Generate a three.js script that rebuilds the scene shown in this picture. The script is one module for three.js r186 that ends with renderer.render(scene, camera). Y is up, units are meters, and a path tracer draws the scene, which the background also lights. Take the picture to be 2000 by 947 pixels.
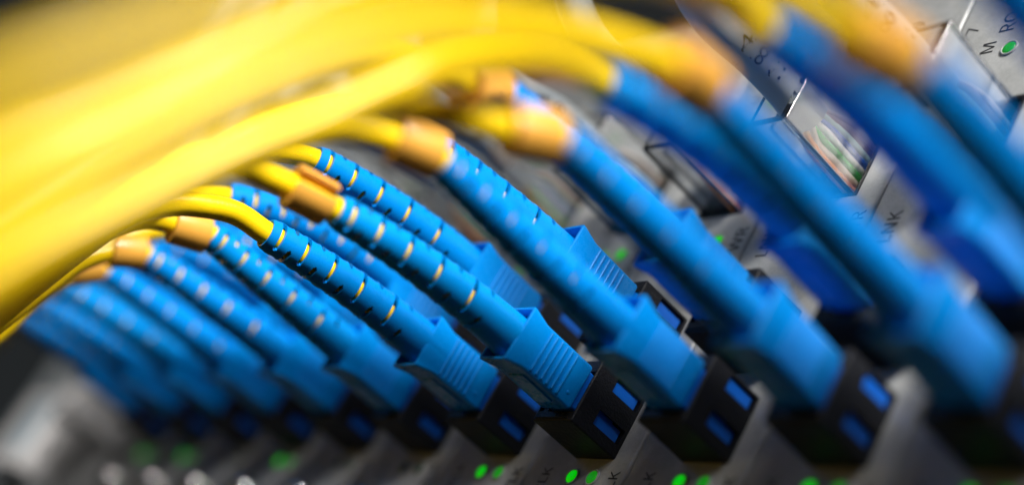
import * as THREE from 'three';
import { RectAreaLightUniformsLib } from 'three/addons/lights/RectAreaLightUniformsLib.js';
import { RoundedBoxGeometry } from 'three/addons/geometries/RoundedBoxGeometry.js';
import { TextGeometry } from 'three/addons/geometries/TextGeometry.js';
import { FontLoader } from 'three/addons/loaders/FontLoader.js';
import { mergeGeometries, toCreasedNormals } from 'three/addons/utils/BufferGeometryUtils.js';
import { Brush, Evaluator, SUBTRACTION } from 'three-bvh-csg';

// ---------------------------------------------------------------- camera, light, exposure
// All shapes below are written in millimetres and scaled to metres when a mesh is made.
// x runs along the row of cards, y is up, z comes out of the card fronts.
const MM = 0.001;
const scene = new THREE.Scene();
scene.background = new THREE.Color().setRGB(0.016, 0.018, 0.019);

const camera = new THREE.PerspectiveCamera(18.14, 1024 / 484, 0.004, 30);
camera.position.set(0.17075, -0.06967, 0.10171);
camera.up.set(0.09345, 0.77397, 0.62629);
camera.lookAt(0.17075 - 0.80883, -0.06967 + 0.42582, 0.10171 - 0.40555);
camera.focus = 0.189;
camera.userData.fStop = 6.1;

const renderer = new THREE.WebGLRenderer({ antialias: true });
renderer.setSize(1024, 484);
renderer.toneMapping = THREE.LinearToneMapping;
renderer.toneMappingExposure = 1.0;
renderer.shadowMap.enabled = true;
renderer.shadowMap.type = THREE.PCFSoftShadowMap;

RectAreaLightUniformsLib.init();
const LAMPS = [
  // centre (m), size (m), strength, colour
  { at: [0.75, 0.75, 0.65], size: [0.6, 0.6], power: 9, tint: [1.0, 0.98, 0.95] },
];

const SPOT = { from: [0.47, 0.40, 0.30], to: [0.004, -0.016, 0.06], power: 3.2, angle: 0.222, penumbra: 1, soft: 3.5 };

// ---------------------------------------------------------------- helpers
let seed = 20417;
const rnd = () => { seed = (seed * 1664525 + 1013904223) >>> 0; return seed / 4294967296; };
const spread = (a) => (rnd() * 2 - 1) * a;

const taken = new Map();
function numbered(name) {
  const n = taken.get(name) ?? 0; taken.set(name, n + 1);
  return n ? `${name}_${String(n).padStart(3, '0')}` : name;
}
const scaled = new WeakSet();
function part(name, geo, mat, parent) {
  if (!scaled.has(geo)) { geo.scale(MM, MM, MM); scaled.add(geo); }
  const m = new THREE.Mesh(geo, mat); m.name = name; m.castShadow = m.receiveShadow = true;
  parent.add(m); return m;
}
function thing(name, label, category, [x, y, z] = [0, 0, 0], group) {
  const o = new THREE.Group(); o.name = numbered(name); o.position.set(x * MM, y * MM, z * MM);
  o.userData = { label, category }; if (group) o.userData.group = group;
  scene.add(o); return o;
}
function structure(name, geo, mat, [x, y, z] = [0, 0, 0]) {
  const m = part(name, geo, mat, scene); m.position.set(x * MM, y * MM, z * MM); m.userData.kind = 'structure'; return m;
}
// planar uv by the side a face points to, one unit of uv per `per` millimetres
function boxUV(geo, per = 10) {
  const g = geo.index ? geo.toNonIndexed() : geo, p = g.attributes.position, uv = new Float32Array(p.count * 2);
  const a = new THREE.Vector3(), b = new THREE.Vector3(), c = new THREE.Vector3();
  for (let i = 0; i < p.count; i += 3) {
    a.fromBufferAttribute(p, i); b.fromBufferAttribute(p, i + 1); c.fromBufferAttribute(p, i + 2);
    const n = b.clone().sub(a).cross(c.clone().sub(a)), ax = Math.abs(n.x), ay = Math.abs(n.y), az = Math.abs(n.z);
    for (let j = 0; j < 3; j++) {
      const q = [a, b, c][j], [u, v] = ax >= ay && ax >= az ? [q.z, q.y] : ay >= az ? [q.x, q.z] : [q.x, q.y];
      uv[(i + j) * 2] = u / per; uv[(i + j) * 2 + 1] = v / per;
    }
  }
  g.setAttribute('uv', new THREE.BufferAttribute(uv, 2));
  return g;
}
function box(x0, x1, y0, y1, z0, z1, r = 0.2, seg = 2) {
  const g = r > 0 ? new RoundedBoxGeometry(x1 - x0, y1 - y0, z1 - z0, seg, r) : new THREE.BoxGeometry(x1 - x0, y1 - y0, z1 - z0);
  g.translate((x0 + x1) / 2, (y0 + y1) / 2, (z0 + z1) / 2);
  return boxUV(g);
}
function merge(list) {
  return mergeGeometries(list.map((g) => {
    const n = g.index ? g.toNonIndexed() : g.clone();
    for (const k of Object.keys(n.attributes)) if (!['position', 'normal', 'uv'].includes(k)) n.deleteAttribute(k);
    return n;
  }));
}
// tileable value noise in a DataTexture
function noiseTexture(size, layers, colour, lo, hi) {
  const f = new Float32Array(size * size); let total = 0;
  for (const [cells, w] of layers) {
    const grid = Array.from({ length: cells * cells }, () => rnd()); total += w;
    for (let y = 0; y < size; y++) for (let x = 0; x < size; x++) {
      const u = x / size * cells, v = y / size * cells, i = Math.floor(u), j = Math.floor(v);
      const s = (t) => t * t * (3 - 2 * t), a = s(u - i), b = s(v - j), at = (p, q) => grid[(q % cells) * cells + (p % cells)];
      f[y * size + x] += w * ((at(i, j) * (1 - a) + at(i + 1, j) * a) * (1 - b) + (at(i, j + 1) * (1 - a) + at(i + 1, j + 1) * a) * b);
    }
  }
  const d = new Uint8Array(size * size * 4);
  for (let i = 0; i < size * size; i++) {
    const t = lo + (hi - lo) * f[i] / total; d[i * 4] = d[i * 4 + 1] = d[i * 4 + 2] = Math.round(255 * t); d[i * 4 + 3] = 255;
  }
  const t = new THREE.DataTexture(d, size, size); t.wrapS = t.wrapT = THREE.RepeatWrapping; t.magFilter = THREE.LinearFilter;
  if (colour) t.colorSpace = THREE.SRGBColorSpace;
  t.needsUpdate = true; return t;
}
const grain = noiseTexture(256, [[40, 1], [96, 1]], false, 0, 1);
const speckle = noiseTexture(512, [[7, 0.8], [31, 0.7], [128, 0.6], [256, 0.6]], true, 0.78, 1.0);
const smear = noiseTexture(256, [[5, 1], [17, 0.8], [64, 0.5]], false, 0.55, 1.0);

// ---------------------------------------------------------------- materials
const lin = (r, g, b) => new THREE.Color().setRGB(r, g, b);
const M = {
  blues: [[0.0, 0.225, 0.69], [0.0, 0.21, 0.64], [0.0, 0.235, 0.66]].map((c) => new THREE.MeshPhysicalMaterial({ color: lin(...c), roughness: 0.38, specularIntensity: 0.55, roughnessMap: smear, bumpMap: grain, bumpScale: 0.00001 })),
  grip: new THREE.MeshPhysicalMaterial({ color: lin(0.0, 0.225, 0.67), roughness: 0.38, specularIntensity: 0.55, roughnessMap: smear, bumpMap: grain, bumpScale: 0.000008 }),
  plug: new THREE.MeshStandardMaterial({ color: lin(0.0, 0.12, 0.6), roughness: 0.4 }),
  yellow: new THREE.MeshPhysicalMaterial({ color: lin(0.84, 0.56, 0.004), roughness: 0.36, roughnessMap: smear, specularIntensity: 0.7, bumpMap: grain, bumpScale: 0.000012 }),
  orange: new THREE.MeshPhysicalMaterial({ color: lin(0.72, 0.35, 0.05), roughness: 0.45, roughnessMap: smear }),
  black: new THREE.MeshPhysicalMaterial({ color: lin(0.009, 0.01, 0.014), roughness: 0.5, specularIntensity: 0.5, bumpMap: grain, bumpScale: 0.00007 }),
  ink: new THREE.MeshStandardMaterial({ color: lin(0.02, 0.02, 0.024), roughness: 0.7 }),
  plate: new THREE.MeshStandardMaterial({ color: lin(0.53, 0.54, 0.54), map: speckle, roughness: 0.48, roughnessMap: smear }),
  grey: new THREE.MeshStandardMaterial({ color: lin(0.36, 0.39, 0.41), roughness: 0.42, roughnessMap: smear }),
  darkMetal: new THREE.MeshStandardMaterial({ color: lin(0.05, 0.05, 0.055), roughness: 0.55 }),
  chrome: new THREE.MeshStandardMaterial({ color: lin(0.9, 0.89, 0.88), roughness: 0.08, metalness: 1 }),
  gold: new THREE.MeshStandardMaterial({ color: lin(0.83, 0.6, 0.22), roughness: 0.3, metalness: 1 }),
  clear: new THREE.MeshPhysicalMaterial({ color: lin(0.97, 0.98, 0.99), roughness: 0.1, transmission: 1, thickness: 0.004, ior: 1.58 }),
  led: new THREE.MeshStandardMaterial({ color: lin(0.01, 0.3, 0.01), emissive: lin(0.0, 0.45, 0.0), emissiveIntensity: 1, roughness: 0.3 }),
  ledDim: new THREE.MeshStandardMaterial({ color: lin(0.01, 0.3, 0.01), emissive: lin(0.005, 0.16, 0.005), emissiveIntensity: 1, roughness: 0.3 }),
  ledOff: new THREE.MeshStandardMaterial({ color: lin(0.02, 0.06, 0.02), roughness: 0.3 }),
  paleBlue: new THREE.MeshStandardMaterial({ color: lin(0.4, 0.55, 0.65), roughness: 0.5 }),
  white: new THREE.MeshStandardMaterial({ color: lin(0.8, 0.78, 0.78), roughness: 0.5 }),
  lampHousing: new THREE.MeshStandardMaterial({ color: lin(0.7, 0.7, 0.7), roughness: 0.5 }),
};
for (const t of [grain]) { t.repeat.set(1, 1); }

// ---------------------------------------------------------------- lamps
for (const L of LAMPS) {
  const [x, y, z] = L.at.map((v) => v / MM), [w, d] = L.size.map((v) => v / MM);
  const o = thing('work_lamp', 'square white lamp panel tilted towards the row of cards', 'lamp', [x, y, z]);
  o.lookAt(0.02, 0, 0.02);                                    // its glowing face looks along +z
  part('housing', box(-w / 2 - 12, w / 2 + 12, -d / 2 - 12, d / 2 + 12, -45, -3, 3), M.lampHousing, o);
  const glow = new THREE.MeshStandardMaterial({ color: lin(0.8, 0.8, 0.8), emissive: lin(...L.tint), emissiveIntensity: 3, roughness: 0.6 });
  part('diffuser', box(-w / 2, w / 2, -d / 2, d / 2, -3, 0, 0), glow, o);
  const light = new THREE.RectAreaLight(lin(...L.tint), L.power, L.size[0], L.size[1]);
  light.position.set(0, 0, 0.002); light.rotation.y = Math.PI; o.add(light);
}

{
  const o = thing('spot_lamp', 'pale cone spot lamp aimed at the plugged cables', 'lamp', SPOT.from.map((v) => v / MM));
  o.lookAt(...SPOT.to);
  const shade = new THREE.LatheGeometry([[18, -95], [30, -92], [46, -70], [78, 6], [80, 8], [80, 6], [47, -69], [30, -88], [18, -90]].map(([a, b]) => new THREE.Vector2(a, b)), 48);
  shade.rotateX(Math.PI / 2); part('shade', shade, M.lampHousing, o);
  const glow = new THREE.MeshStandardMaterial({ color: lin(0.8, 0.8, 0.8), emissive: lin(1, 0.96, 0.9), emissiveIntensity: 6, roughness: 0.6 });
  part('bulb', new THREE.CylinderGeometry(68, 60, 4, 40).rotateX(Math.PI / 2).translate(0, 0, -12), glow, o);
  const light = new THREE.SpotLight(lin(1, 0.97, 0.92), SPOT.power, 0, SPOT.angle, SPOT.penumbra, 2);
  light.position.set(0, 0, 0.012); light.target.position.set(0, 0, 1); o.add(light); o.add(light.target);
  light.castShadow = true; light.shadow.radius = SPOT.soft; light.shadow.camera.near = 0.05;
}

// ---------------------------------------------------------------- the setting
const PITCH = 20.33, RISE = 12.7, K0 = -6, K1 = 5;
structure('chassis_back', box(-190, 112, -17, 84, -60, -6, 1), M.darkMetal);
structure('chassis_lip', box(-190, 112, -23, -18.6, -6, 2.5, 0.8), M.grey);

// ---------------------------------------------------------------- lettering
const font = await new FontLoader().loadAsync('fonts/droid/droid_sans_regular.typeface.json');
const letterCache = new Map();
// reads upwards along +y, the tops of the letters towards -x, lying on the plane z = 0
function cardText(word, size) {
  const key = word + size;
  if (!letterCache.has(key)) {
    const g = new TextGeometry(word, { font, size, depth: 0.03, curveSegments: 3, bevelEnabled: false });
    g.rotateZ(Math.PI / 2); g.translate(0, 0, 0.005); letterCache.set(key, g);
  }
  return letterCache.get(key);
}
function letter(word, size, x, y, parent) {
  const m = part('lettering', cardText(word, size), M.ink, parent); m.position.set(x * MM, y * MM, 0); return m;
}

// ---------------------------------------------------------------- converter cards
const CX0 = -13.45, CX1 = 6.5;                        // sides of a card relative to its fibre ports
const JX0 = -6.8, JX1 = 2.6, JY0 = 35.6, JY1 = 48.2;  // network socket
function roundRect(x0, x1, y0, y1, r, shape = new THREE.Shape()) {
  shape.moveTo(x0 + r, y0); shape.lineTo(x1 - r, y0); shape.absarc(x1 - r, y0 + r, r, -Math.PI / 2, 0);
  shape.lineTo(x1, y1 - r); shape.absarc(x1 - r, y1 - r, r, 0, Math.PI / 2);
  shape.lineTo(x0 + r, y1); shape.absarc(x0 + r, y1 - r, r, Math.PI / 2, Math.PI);
  shape.lineTo(x0, y0 + r); shape.absarc(x0 + r, y0 + r, r, Math.PI, 1.5 * Math.PI); return shape;
}
function faceplateShape() {
  const s = roundRect(CX0 + 0.45, CX1 - 0.45, -17.5, 82, 0.3);
  s.holes.push(roundRect(JX0, JX1, JY0, JY1, 0.3, new THREE.Path()));
  const g = new THREE.ExtrudeGeometry(s, { depth: 1.2, bevelEnabled: true, bevelThickness: 0.4, bevelSize: 0.4, bevelSegments: 4, curveSegments: 4 });
  g.translate(0, 0, -1.6); return boxUV(g, 40);
}
const facePlate = faceplateShape();
const evaluator = new Evaluator(); evaluator.useGroups = false;
function cut(geo, ...holes) {
  let b = new Brush(geo); b.updateMatrixWorld();
  for (const h of holes) { const c = new Brush(h); c.updateMatrixWorld(); b = evaluator.evaluate(b, c, SUBTRACTION); }
  return b.geometry;
}
const AX0 = -5.0, AX1 = 3.0, AY0 = -4.35, AY1 = 4.8, AZ = 8.4;
const adapterShell = boxUV(cut(
  new RoundedBoxGeometry(AX1 - AX0, AY1 - AY0, AZ + 2, 3, 0.28).translate((AX0 + AX1) / 2, (AY0 + AY1) / 2, (AZ - 2) / 2),
  new THREE.BoxGeometry(5.4, 6.0, 8.2).translate(0, 0, 6),                  // the port itself
  new THREE.BoxGeometry(1.3, 2.0, 4.7).translate(AX1 - 0.3, 3.35, 2.75),    // slots in the side
  new THREE.BoxGeometry(1.3, 2.1, 4.8).translate(AX1 - 0.3, -1.6, 2.95),
  new THREE.BoxGeometry(1.0, 3.9, 1.0).translate(AX0 + 0.9, -1.0, AZ)));    // key groove
const adapterRim = box(AX0 + 0.55, AX1 - 1.2, AY0 + 0.3, AY0 + 0.5, AZ - 0.4, AZ + 0.25, 0.09);
const sleeveHigh = box(1.7, 2.55, 2.5, 4.25, 0.6, 5.0, 0.15), sleeveLow = box(1.7, 2.45, -2.55, -0.65, 0.7, 5.2, 0.15);
const jackBody = boxUV(cut(new THREE.BoxGeometry(JX1 - JX0 - 0.06, JY1 - JY0 - 0.06, 15).translate((JX0 + JX1) / 2, (JY0 + JY1) / 2, -7.4),
  new THREE.BoxGeometry(JX1 - JX0 - 1.2, JY1 - JY0 - 1.2, 15).translate((JX0 + JX1) / 2, (JY0 + JY1) / 2, -6)));
function ledShape() {
  const g = new THREE.SphereGeometry(1, 18, 10, 0, Math.PI * 2, 0, Math.PI / 2); g.rotateX(Math.PI / 2); g.scale(0.95, 0.95, 0.35); return g;
}
const ledLens = ledShape(), ledRing = new THREE.TorusGeometry(1.08, 0.16, 8, 24);
const screwHead = (() => {
  const g = new THREE.LatheGeometry([...Array.from({ length: 15 }, (_, i) => [2.3 * Math.sin(i / 14 * 1.75), 1.5 + 2.3 * Math.cos(i / 14 * 1.75)]), [2.2, 0.9], [2.3, 0.8], [2.5, 0.5], [2.5, 0.02]].map(([a, b]) => new THREE.Vector2(a, b)), 28);
  g.rotateX(Math.PI / 2); return toCreasedNormals(g, 0.7);
})();

const NTH = ['first', 'second', 'third', 'fourth', 'fifth', 'sixth', 'seventh', 'eighth', 'ninth', 'tenth', 'eleventh', 'twelfth', 'thirteenth', 'fourteenth'], nth = (k) => NTH[k - K0];   // counted from the blank cover box
function card(k) {
  const o = thing('converter_card', `pale grey converter card with plugged fibre ports, ${nth(k)} from the blank cover box`, 'card', [k * PITCH, 0, 0], 'converter cards side by side in the chassis');
  part('faceplate', facePlate, M.plate, o);
  for (const r of [0, 1]) {
    const a = part('adapter', adapterShell, M.black, o); a.position.y = r * RISE * MM;
    part('adapter_lip', adapterRim, M.black, a); part('inner_sleeve', sleeveHigh, M.plug, a); part('inner_sleeve', sleeveLow, M.plug, a);
  }
  for (const [x, y, on] of [[-3.5, -7.15, 1], [0.6, -7.15, 0.5], [-3.5, 30.8, 0.5], [0.6, 30.8, 1], [-3.6, 57.2, 0.5], [0.6, 57.2, 0.5]]) {
    const l = part('indicator_light', ledLens, [-1, -2, -4].includes(k) && y < 0 ? M.ledOff : on === 1 ? M.led : M.ledDim, o); l.position.set(x * MM, y * MM, 0.1 * MM);
    part('light_ring', ledRing, M.plate, l);
  }
  letter('RLK', 1.75, -8.4, -9.9, o); letter('TLK', 1.75, 5.4, -9.9, o);
  letter('PWR', 2.1, 5.6, 26.9, o); letter('LNK', 2.0, -8.6, 26.9, o);
  letter('RO', 2.2, -4.4, 60.4, o); letter('M', 2.0, -6.2, 57.0, o); letter('9', 2.2, -0.4, 65.4, o); letter('7', 2.0, -10.2, 61.6, o);
  part('network_socket', jackBody, M.black, o);
  const s = part('thumb_screw', screwHead, M.chrome, o); s.position.set(-6.5 * MM, -14 * MM, 0); s.rotation.z = rnd() * 3;
    return o;
}
for (let k = K0; k <= K1; k++) card(k);

// ---------------------------------------------------------------- fibre cables
// sleeve loft through rounded rectangles [z, half width, half height, corner]
function loft(sections, n = 8) {
  const ring = (z, a, b, r) => {
    const p = [];
    for (const [cx, cy, t] of [[a - r, b - r, 0], [-a + r, b - r, 1], [-a + r, -b + r, 2], [a - r, -b + r, 3]])
      for (let i = 0; i <= n; i++) { const th = (t + i / n) * Math.PI / 2; p.push([cx + r * Math.cos(th), cy + r * Math.sin(th), z]); }
    return p;
  };
  const R = sections.map((s) => ring(...s)), m = R[0].length, pos = [];
  for (let i = 0; i + 1 < R.length; i++) for (let j = 0; j < m; j++) {
    const a = R[i][j], b = R[i][(j + 1) % m], c = R[i + 1][(j + 1) % m], d = R[i + 1][j];
    pos.push(...a, ...b, ...c, ...a, ...c, ...d);
  }
  const cap = (q, flip) => { const c = [0, 0, q[0][2]]; for (let j = 0; j < m; j++) { const a = q[j], b = q[(j + 1) % m]; pos.push(...c, ...(flip ? b : a), ...(flip ? a : b)); } };
  cap(R[0], true); cap(R[R.length - 1], false);
  const g = new THREE.BufferGeometry(); g.setAttribute('position', new THREE.Float32BufferAttribute(pos, 3));
  return boxUV(toCreasedNormals(g, 0.55));
}
const GX = 2.9, GY = 3.25;
const gripSleeve = (() => {
  const s = loft([[9.1, GX - 0.25, GY - 0.25, 0.35], [9.22, GX - 0.08, GY - 0.08, 0.42], [9.45, GX, GY, 0.45], [17.4, GX, GY, 0.45], [17.9, GX, GY + 0.06, 0.45],
    [20.1, GX, GY + 0.62, 0.42], [20.4, GX - 0.03, GY + 0.66, 0.4], [20.5, GX - 0.14, GY + 0.6, 0.35],
    [20.5, GX - 0.42, GY + 0.3, 0.3], [20.35, GX - 0.52, GY + 0.2, 0.28], [17.6, GX - 0.55, GY - 0.5, 0.25], [16.4, GX - 0.55, GY - 0.55, 0.25]]);
  const nub = new THREE.SphereGeometry(0.28, 10, 8); nub.scale(0.5, 1, 1); nub.translate(GX, -1.6, 10.6);
  return merge([s, boxUV(nub)]);
})();
const ribBar = (() => { const g = new THREE.CapsuleGeometry(0.21, 5.3, 5, 12); g.scale(1.25, 1, 1.0); return g; })();
const keyRail = box(-1.6, 1.6, -GY - 0.22, -GY + 0.1, 11, 16.5, 0.1);
const plugBody = box(-2.45, 2.3, -2.7, 2.7, 2.2, 9.6, 0.3);

// slotted strain relief: a tapering tube along a bent centre line, with staggered slots cut right through
function bootGeometry(line, zE, fine, twist, sharp) {
  const z0 = 16.8, slots = [], wide = sharp ? 0.62 : 0.4;
  const outer = (z) => { const t = (z - 20) / (zE - 20); return 2.9 - 0.9 * Math.min(1, Math.max(0, t)); };
  const inner = (z) => Math.max(1.57, outer(z) - 0.4);
  [1.4, 3.2, 5.1, 7.2, 9.3, 11.5, 13.9, 16.5, 19.1, 21.6].forEach((back, j) => { const c = zE - back; slots.push([c - wide / 2, c + wide / 2, j % 2]); });
  slots.reverse();
  // rows along the axis: every slot is three rows, lands between have a few
  const rows = []; let at = z0;
  const land = (a, b) => { const n = Math.max(2, Math.round((b - a) / (fine ? 0.33 : 0.66))); for (let i = 0; i < n; i++) rows.push([a + (b - a) * i / n, a + (b - a) * (i + 1) / n, -1, 0]); };
  for (const [a, b, odd] of slots) {
    land(at, a);
    const w = b - a; rows.push([a, a + w * 0.28, odd, 1], [a + w * 0.28, b - w * 0.28, odd, 2], [b - w * 0.28, b, odd, 1]); at = b;
  }
  land(at, zE);
  const N = fine ? 72 : 36, half = 60;
  const open = (row, i) => {
    if (row[2] < 0) return false;
    let th = (((i + 0.5) / N * 360 - row[2] * 90) % 180 + 180) % 180; if (th > 90) th -= 180;
    return Math.abs(th) < (row[3] === 2 ? half : half - 360 / N * 0.95);
  };
  const pos = [], nor = [], uv = [];
  const edgeDist = (z) => Math.min(...slots.map(([a, b]) => Math.max(a - z, z - b, 0)));
  const rim = (z) => { const e = edgeDist(z), end = zE - z; return (e < 0.4 ? 0.1 * (1 - e / 0.4) : 0) - (end < 0.3 ? 0.16 * (1 - end / 0.3) ** 2 : 0); };
  const point = (z, th, r) => { const [cx, cy, sx, sy] = line(z), t = th + twist, a = r * Math.cos(t), b = r * Math.sin(t); return [cx + a, cy + b, z - sx * a - sy * b]; };
  const normal = (z, th, s) => { const [, , sx, sy] = line(z), t = th + twist, a = Math.cos(t), b = Math.sin(t); return [s * a, s * b, s * (0.03 - sx * a - sy * b)]; };
  const push = (ps, ns, us) => { for (const i of [0, 1, 2, 0, 2, 3]) { pos.push(...ps[i]); nor.push(...ns[i]); uv.push(...us[i]); } };
  const flat = (ps) => {
    const [a, b, c, d] = ps.map((q) => new THREE.Vector3(...q)), n = c.clone().sub(a).cross(d.sub(b)).normalize().toArray();
    push(ps, [n, n, n, n], [[0, 0], [0.05, 0], [0.05, 0.05], [0, 0.05]]);
  };
  const solid = rows.map((row) => Array.from({ length: N }, (_, i) => !open(row, i)));
  rows.forEach((row, k) => {
    const [a, b] = row, ra = outer(a) + rim(a + 1e-4), rb = outer(b) + rim(b - 1e-4), ia = inner(a), ib = inner(b);
    for (let i = 0; i < N; i++) {
      if (!solid[k][i]) continue;
      const t0 = i / N * Math.PI * 2, t1 = (i + 1) / N * Math.PI * 2, u = (z, t) => [z / 10, t * 2.2 / 10];
      push([point(a, t0, ra), point(a, t1, ra), point(b, t1, rb), point(b, t0, rb)], [normal(a, t0, 1), normal(a, t1, 1), normal(b, t1, 1), normal(b, t0, 1)], [u(a, t0), u(a, t1), u(b, t1), u(b, t0)]);
      push([point(a, t1, ia), point(a, t0, ia), point(b, t0, ib), point(b, t1, ib)], [normal(a, t1, -1), normal(a, t0, -1), normal(b, t0, -1), normal(b, t1, -1)], [u(a, t1), u(a, t0), u(b, t0), u(b, t1)]);
      if (k === 0 || !solid[k - 1][i]) flat([point(a, t0, ia), point(a, t1, ia), point(a, t1, ra), point(a, t0, ra)]);
      if (k === rows.length - 1 || !solid[k + 1][i]) flat([point(b, t1, ib), point(b, t0, ib), point(b, t0, rb), point(b, t1, rb)]);
      if (!solid[k][(i + N - 1) % N]) flat([point(a, t0, ia), point(a, t0, ra), point(b, t0, rb), point(b, t0, ib)]);
      if (!solid[k][(i + 1) % N]) flat([point(a, t1, ra), point(a, t1, ia), point(b, t1, ib), point(b, t1, rb)]);
    }
  });
  const g = new THREE.BufferGeometry();
  g.setAttribute('position', new THREE.Float32BufferAttribute(pos, 3)); g.setAttribute('normal', new THREE.Float32BufferAttribute(nor, 3)); g.setAttribute('uv', new THREE.Float32BufferAttribute(uv, 2));
  return g;
}
// open snap-on collar
const clipShape = (() => {
  const s = new THREE.Shape(), gap = 0.3, ro = 2.55, ri = 1.72;
  s.absarc(0, 0, ro, gap, Math.PI * 2 - gap, false);
  s.absarc(ro - 0.35, -0.62 - 0.1, 0.36, 0, -Math.PI, true);
  s.absarc(0, 0, ri, Math.PI * 2 - gap * 1.3, gap * 1.3, true);
  s.absarc(ro - 0.35, 0.62 + 0.1, 0.36, Math.PI, 0, true);
  const g = new THREE.ExtrudeGeometry(s, { depth: 4.6, bevelEnabled: true, bevelThickness: 0.18, bevelSize: 0.14, bevelSegments: 3, curveSegments: 28 });
  g.translate(0, 0, -2.3); return boxUV(toCreasedNormals(g, 0.6), 10);
})();

// where each cable leaves its boot and how it falls away, relative to its port, in millimetres
const ROUTES = {
  '1,0': [[0, -3, 47.5], [-0.2, -3.7, 51.3], [-0.5, -4.8, 55.1], [-0.7, -5.9, 58.8], [-1, -7.8, 63.2]],
  '2,0': [[0, -0.1, 48.2], [-0.5, -0.4, 50.8], [-1, -1.4, 53.5], [-1.5, -3.1, 57], [-2, -6, 60.4], [-2, -11.8, 64.4], [-2, -22.5, 69.4], [-2, -37.5, 75.6]],
  '1,1': [[0, -1.7, 45.5], [0.8, -2.9, 50.3], [1.5, -5.5, 53.9], [2.3, -10.1, 57.5], [3, -16.2, 61.2], [3, -23.8, 64.4], [3, -34.9, 68.6]],
  '3,0': [[0, -0.7, 47.8], [-0.5, -2.1, 50.2], [-1, -3.6, 53], [-1.5, -5.4, 56.8], [-2, -8.2, 61], [-2, -11.6, 64.9], [-2, -15.7, 68], [-2, -22.5, 71.6], [-2, -31.7, 75.5], [-2, -43.7, 78.7]],
  '2,1': [[0.0, -1.8, 46.7], [0.8, -3.9, 49.8], [1.5, -6.2, 54.3], [2.2, -8.5, 58.5], [3.0, -12.4, 62.7], [3.0, -17.0, 66.3], [3.0, -24.9, 70.3], [3.0, -35.6, 74.6], [3.0, -48.4, 78.9]],
  '3,1': [[0, -5.5, 47], [0.8, -7.1, 50.3], [1.5, -10.1, 54.7], [2.2, -14.4, 59.2], [3, -19.1, 63], [3, -24, 65.7], [3, -31.1, 69.3], [3, -37.3, 72.9], [3, -45.8, 76.9], [3, -55.5, 81.2]],
  '4,0': [[0.0, -0.5, 48.4], [0.5, -1.2, 52.1], [1.0, -3.4, 56.3], [1.5, -6.4, 60.9], [2.0, -10.3, 66.1], [2.0, -14.7, 70.7], [2.0, -20.9, 75.3], [2.0, -28.1, 79.4], [2.0, -36.8, 83.5], [2.0, -45.0, 87.0]],
  '4,1': [[0.0, -4.1, 46.8], [-1.0, -3.8, 49.7], [-2.0, -5.5, 54.4], [-3.0, -9.3, 60.1], [-4.0, -14.4, 65.0], [-4.0, -20.5, 69.6], [-4.0, -28.4, 74.8], [-4.0, -38.0, 80.2], [-4.0, -47.1, 84.6], [-4.0, -53.6, 87.8]],
  '5,0': [[0.0, -1.1, 47.1], [-0.5, -2.3, 50.3], [-1.0, -3.3, 55.2], [-1.5, -6.3, 61.9], [-2.0, -11.4, 68.6], [-2.0, -18.8, 75.5], [-2.0, -24.5, 80.2], [-2.0, -32.6, 86.0], [-2.0, -39.0, 89.9], [-2.0, -45.3, 93.1]],
  '5,1': [[0, -1.5, 48], [3, -1.2, 53], [8, 3, 58.5], [15, 14, 62.5], [20, 34, 64.5]],
  '0,0': [[0, -2.6, 46.2], [-0.2, -3.1, 50.7], [-0.5, -4.9, 54.3], [-0.8, -7.6, 57.9], [-1, -11.8, 61]],
  '0,1': [[0, -3.4, 46.5], [0.5, -5.4, 50.1], [1, -8, 53.7], [1.5, -12.6, 57.5], [2, -20.1, 61.9]],
  '-1,0': [[0, -0.2, 45.8], [-0.3, -1.3, 48.6], [-0.5, -2.6, 52], [-0.8, -4, 54.4], [-1, -8.8, 57.7], [-1, -16.8, 60.2]],
  '-1,1': [[0, -7.1, 47.1], [0.5, -9.2, 50], [1, -12.3, 53.2], [1.5, -18.5, 56.8]],
  '-2,0': [[0, -1.6, 45.9], [-0.2, -2.8, 48.7], [-0.5, -5.1, 51.3], [-0.8, -8.4, 53.4], [-1, -14.4, 55.2], [-1, -21.4, 57.1]],
  '-3,0': [[0, -1.2, 44.4], [-0.2, -2.8, 47.4], [-0.5, -6.9, 49.7], [-0.7, -11.4, 51.1], [-1, -18, 51.9]],
};
const CLIPPED = { '1,0': 3.6, '2,0': 3, '3,0': 3, '4,0': 3, '5,0': 3.4, '2,1': 3, '-1,0': 3, '-2,0': 3, '-3,0': 3.2 };
class Path3 extends THREE.Curve {
  constructor(points) { super(); this.c = new THREE.CatmullRomCurve3(points.map((p) => new THREE.Vector3(...p)), false, 'centripetal'); this.c.arcLengthDivisions = 400; }
  getPoint(t, v) { return this.c.getPointAt(t, v); }
}
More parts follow.
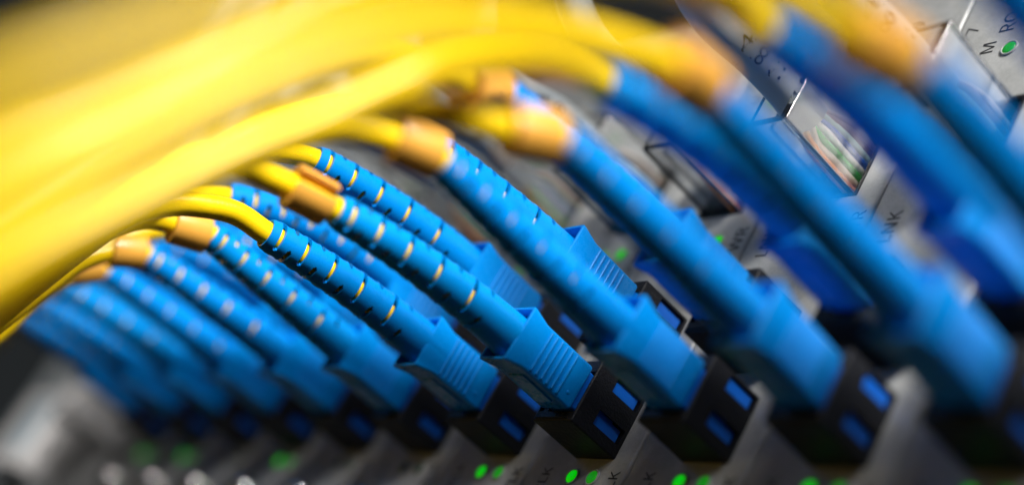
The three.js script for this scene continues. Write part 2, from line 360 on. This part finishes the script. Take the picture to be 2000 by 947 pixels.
function fibreCable(k, r) {
  const key = `${k},${r}`, clip = CLIPPED[key];
  const label = clip && r ? `yellow fibre cable with orange collar numbered two, upper port, ${nth(k)} card from blank cover`
    : `yellow fibre cable ${clip ? 'with orange collar' : 'without collar'}, blue plug in ${r ? 'upper' : 'lower'} port, ${nth(k)} card from blank cover`;
  const o = thing('fibre_cable', label, 'cable', [k * PITCH, r * RISE, 0], clip ? (r ? undefined : 'lower fibre cables with orange collars') : (r ? 'upper fibre cables without collars' : 'lower fibre cables without collars'));
  if (!o.userData.group) delete o.userData.group;
  const route = (ROUTES[key] ?? [[spread(1.5), (r ? -7.5 : -1.5) + spread(1.2), 45.4 + spread(0.8)]]).map((p) => p.slice());
  const [dx, dy, zE] = route[0], line = (z) => { const t = Math.max(0, (z - 19) / (zE - 19)), g = 2 * t / (zE - 19); return [dx * t * t, dy * t * t, dx * g, dy * g]; };
  const fine = k >= -1 && k <= 3;
  part('boot', bootGeometry(line, zE, fine, k === 0 || k === 1 ? spread(0.12) : spread(1.2), k > -3 && k < 2), M.blues[Math.floor(rnd() * 3)], o);
  const grip = part('grip', gripSleeve, M.grip, o);
  for (const s of [1, -1]) for (let i = 0; i < 6; i++) { const rib = part('rib', ribBar, M.grip, grip); rib.position.set(s * (GX + 0.02) * MM, 0, (12.05 + i * 0.93) * MM); }
  part('key_rail', keyRail, M.grip, grip);
  grip.rotation.set(spread(0.025), spread(0.02), spread(0.05)); grip.position.set(0, Math.sin(grip.rotation.x) * 9 * MM, 0);
  part('plug_body', plugBody, M.plug, o);
  // the cable itself
  const pts = [[0, 0, 12], [0, 0, 16], ...[24, 32, 39].map((z) => [line(z)[0], line(z)[1], z]), ...route];
  let last = route[route.length - 1];
  if (route.length === 1) { const s = line(zE)[3]; pts.push([-0.3, dy + s * 5 - 1, zE + 4.5], [-0.8, dy + s * 9 - 5, zE + 8], last = [-1, dy + s * 9 - 13, zE + 11.5]); }
  const down = Math.abs(last[1] + r * RISE), x = last[0];
  if (key === '5,1') pts.push([23, 70, 65], [24, 120, 65]);   // led upwards, the others hang down
  else for (const [a, b] of [[14, 4], [34, 7.5], [62, 9.5], [100, 10]]) pts.push([x - a * 0.04, last[1] - a, last[2] + b]);
  const path = new Path3(pts), len = path.c.getLength();
  const tube = new THREE.TubeGeometry(path, Math.round(len / 0.9), 1.5, 24);
  const uv = tube.attributes.uv; for (let i = 0; i < uv.count; i++) uv.setXY(i, uv.getX(i) * len / 10, uv.getY(i) * 0.94);
  part('jacket', tube, M.yellow, o);
  if (clip) {
    let t = 0; while (t < 1 && path.getPoint(t).z < zE) t += 0.0005;
    t += clip / len; const p = path.getPoint(t), q = path.getPoint(t + 0.002).sub(path.getPoint(t - 0.002)).normalize();
    const c = part('marker_collar', clipShape, M.orange, o); c.position.copy(p).multiplyScalar(MM);
    c.quaternion.setFromUnitVectors(new THREE.Vector3(0, 0, 1), q); c.rotateZ(key === '1,0' ? 0.35 : 2.4 + spread(0.6));
    if (r) { const g = new TextGeometry('2', { font, size: 2.0, depth: 0.06, curveSegments: 4, bevelEnabled: false }); g.translate(-0.6, -1, 0); g.rotateY(Math.PI / 2); g.rotateX(-Math.PI / 2 + 0.4);
      const a = new THREE.Group(); const n = part('lettering', g, M.ink, o); n.quaternion.setFromUnitVectors(new THREE.Vector3(0, 0, 1), q); n.rotateZ(-0.25); n.position.copy(p).multiplyScalar(MM).add(new THREE.Vector3(2.7 * MM, 0, 0).applyQuaternion(n.quaternion)); }
  }
  return o;
}
for (let k = K0; k <= K1; k++) for (const r of [0, 1]) fibreCable(k, r);

// ---------------------------------------------------------------- network cables
const WIRES = [[0.75, 0.25, 0.04], [0.7, 0.6, 0.5], [0.05, 0.4, 0.1], [0.7, 0.7, 0.72], [0.03, 0.12, 0.5], [0.5, 0.66, 0.55], [0.25, 0.1, 0.04], [0.66, 0.55, 0.46]]
  .map((c) => new THREE.MeshStandardMaterial({ color: lin(...c), roughness: 0.45 }));
const plugShell = (() => {
  const outer = new RoundedBoxGeometry(6.8, 11.0, 20.5, 2, 0.35).translate(0, 0, 3.75);
  return boxUV(cut(outer, new THREE.BoxGeometry(4.8, 9.6, 18).translate(-0.1, 0, 6)));
})();
const plugTab = box(-4.6, -3.7, -2.4, 2.4, -2, 10.5, 0.3);
const contact = box(1.2, 3.2, -0.16, 0.16, -6, -2.2, 0);
function networkCable(k) {
  const o = thing('network_cable', `grey network cable with clear plug in the socket of the ${nth(k)} card from blank cover`, 'cable', [k * PITCH - 2.1, 41.9, 0], 'grey network cables with clear plugs');
  const dy = spread(1.2), dx = spread(1);
  const path = new Path3([[0, 0, 8.6], [0, 0, 11], [0, 0.2, 14], [dx * 0.3, -0.2, 20], [dx - 0.5, -1.6 + dy * 0.5, 28], [dx - 1, -0.6 + dy, 33], [dx - 1.5, 5 + dy, 39], [dx - 2, 19, 43], [dx - 2, 52, 44], [dx - 2, 102, 44]]);
  const len = path.c.getLength(), tube = new THREE.TubeGeometry(path, 120, 2.45, 28);
  const uv = tube.attributes.uv; for (let i = 0; i < uv.count; i++) uv.setXY(i, uv.getX(i) * len / 10, uv.getY(i) * 1.5);
  part('jacket', tube, M.grey, o);
  const body = part('plug', plugShell, M.clear, o);
  part('latch_tab', plugTab, M.clear, body);
  for (let i = 0; i < 8; i++) {
    const y = (i - 3.5) * 1.05, w = new Path3([[0.3 + spread(0.8), y * 0.4, 9.5], [0.8 + spread(0.6), y * 0.85 + spread(0.4), 6], [0.9, y, 3], [0.9, y, -2.6]]);
    part('wire', new THREE.TubeGeometry(w, 12, 0.46, 8), WIRES[i], body);
    const c = part('contact', contact, M.gold, body); c.position.y = y * MM;
  }
  // print wrapped round the jacket
  const g = new TextGeometry('4/8 1:', { font, size: 2.3, depth: 0.05, curveSegments: 3, bevelEnabled: false }), p = g.attributes.position, s0 = 9.2;
  for (let i = 0; i < p.count; i++) {
    const t = Math.max(0, Math.min(1, (s0 + (9 - p.getX(i)) - 2) / len)), c = path.getPoint(t), q = path.getPoint(Math.min(1, t + 0.002)).sub(path.getPoint(Math.max(0, t - 0.002))).normalize();
    const side = new THREE.Vector3(0, 1, 0).cross(q).normalize(), up = q.clone().cross(side), th = -0.32 - (p.getY(i) - 1.1) / 2.45, rr = 2.455 + p.getZ(i);
    const out = c.add(side.multiplyScalar(rr * Math.cos(th))).add(up.multiplyScalar(rr * Math.sin(th))); p.setXYZ(i, out.x, out.y, out.z);
  }
  g.computeVertexNormals();
  part('lettering', g, M.ink, o);
  return o;
}
for (let k = -5; k <= 4; k++) networkCable(k);

// ---------------------------------------------------------------- the end of the chassis and the rack
{
  const o = thing('blank_cover', 'pale grey blank cover box at the end of the row of cards', 'cover', [-149, 0, 0]);
  part('plate', box(-10, 13, -17.5, 82, -1.6, 0, 0.3), M.plate, o);
  part('raised_box', box(-8, 7, -6, 9, 0.05, 12, 1.5, 3), M.white, o);
}
{
  const o = thing('power_inlet', 'white block with a pale blue label between blank cover and rack post', 'block', [-178, -6, 0]);
  part('body', box(-11, 11, -11, 9, -1.6, 9, 1.0, 3), M.white, o);
  part('label', box(-1, 9, -7, 6, 9.02, 9.12, 0), M.paleBlue, o);
}
{
  const o = thing('rack_post', 'pale metal rack post with square holes beside the chassis', 'post', [-205, 0, 0]);
  const s = roundRect(-12, 12, -120, 130, 0.5);
  for (let y = -110; y < 125; y += 16) s.holes.push(roundRect(-5, 5, y, y + 9.5, 0.4, new THREE.Path()));
  part('flange', boxUV(new THREE.ExtrudeGeometry(s, { depth: 1.6, bevelEnabled: true, bevelThickness: 0.2, bevelSize: 0.2, bevelSegments: 2 })), M.grey, o);
  part('web', box(-14, -12.1, -120, 130, -40, 1.8, 0.2), M.grey, o);
}

renderer.render(scene, camera);
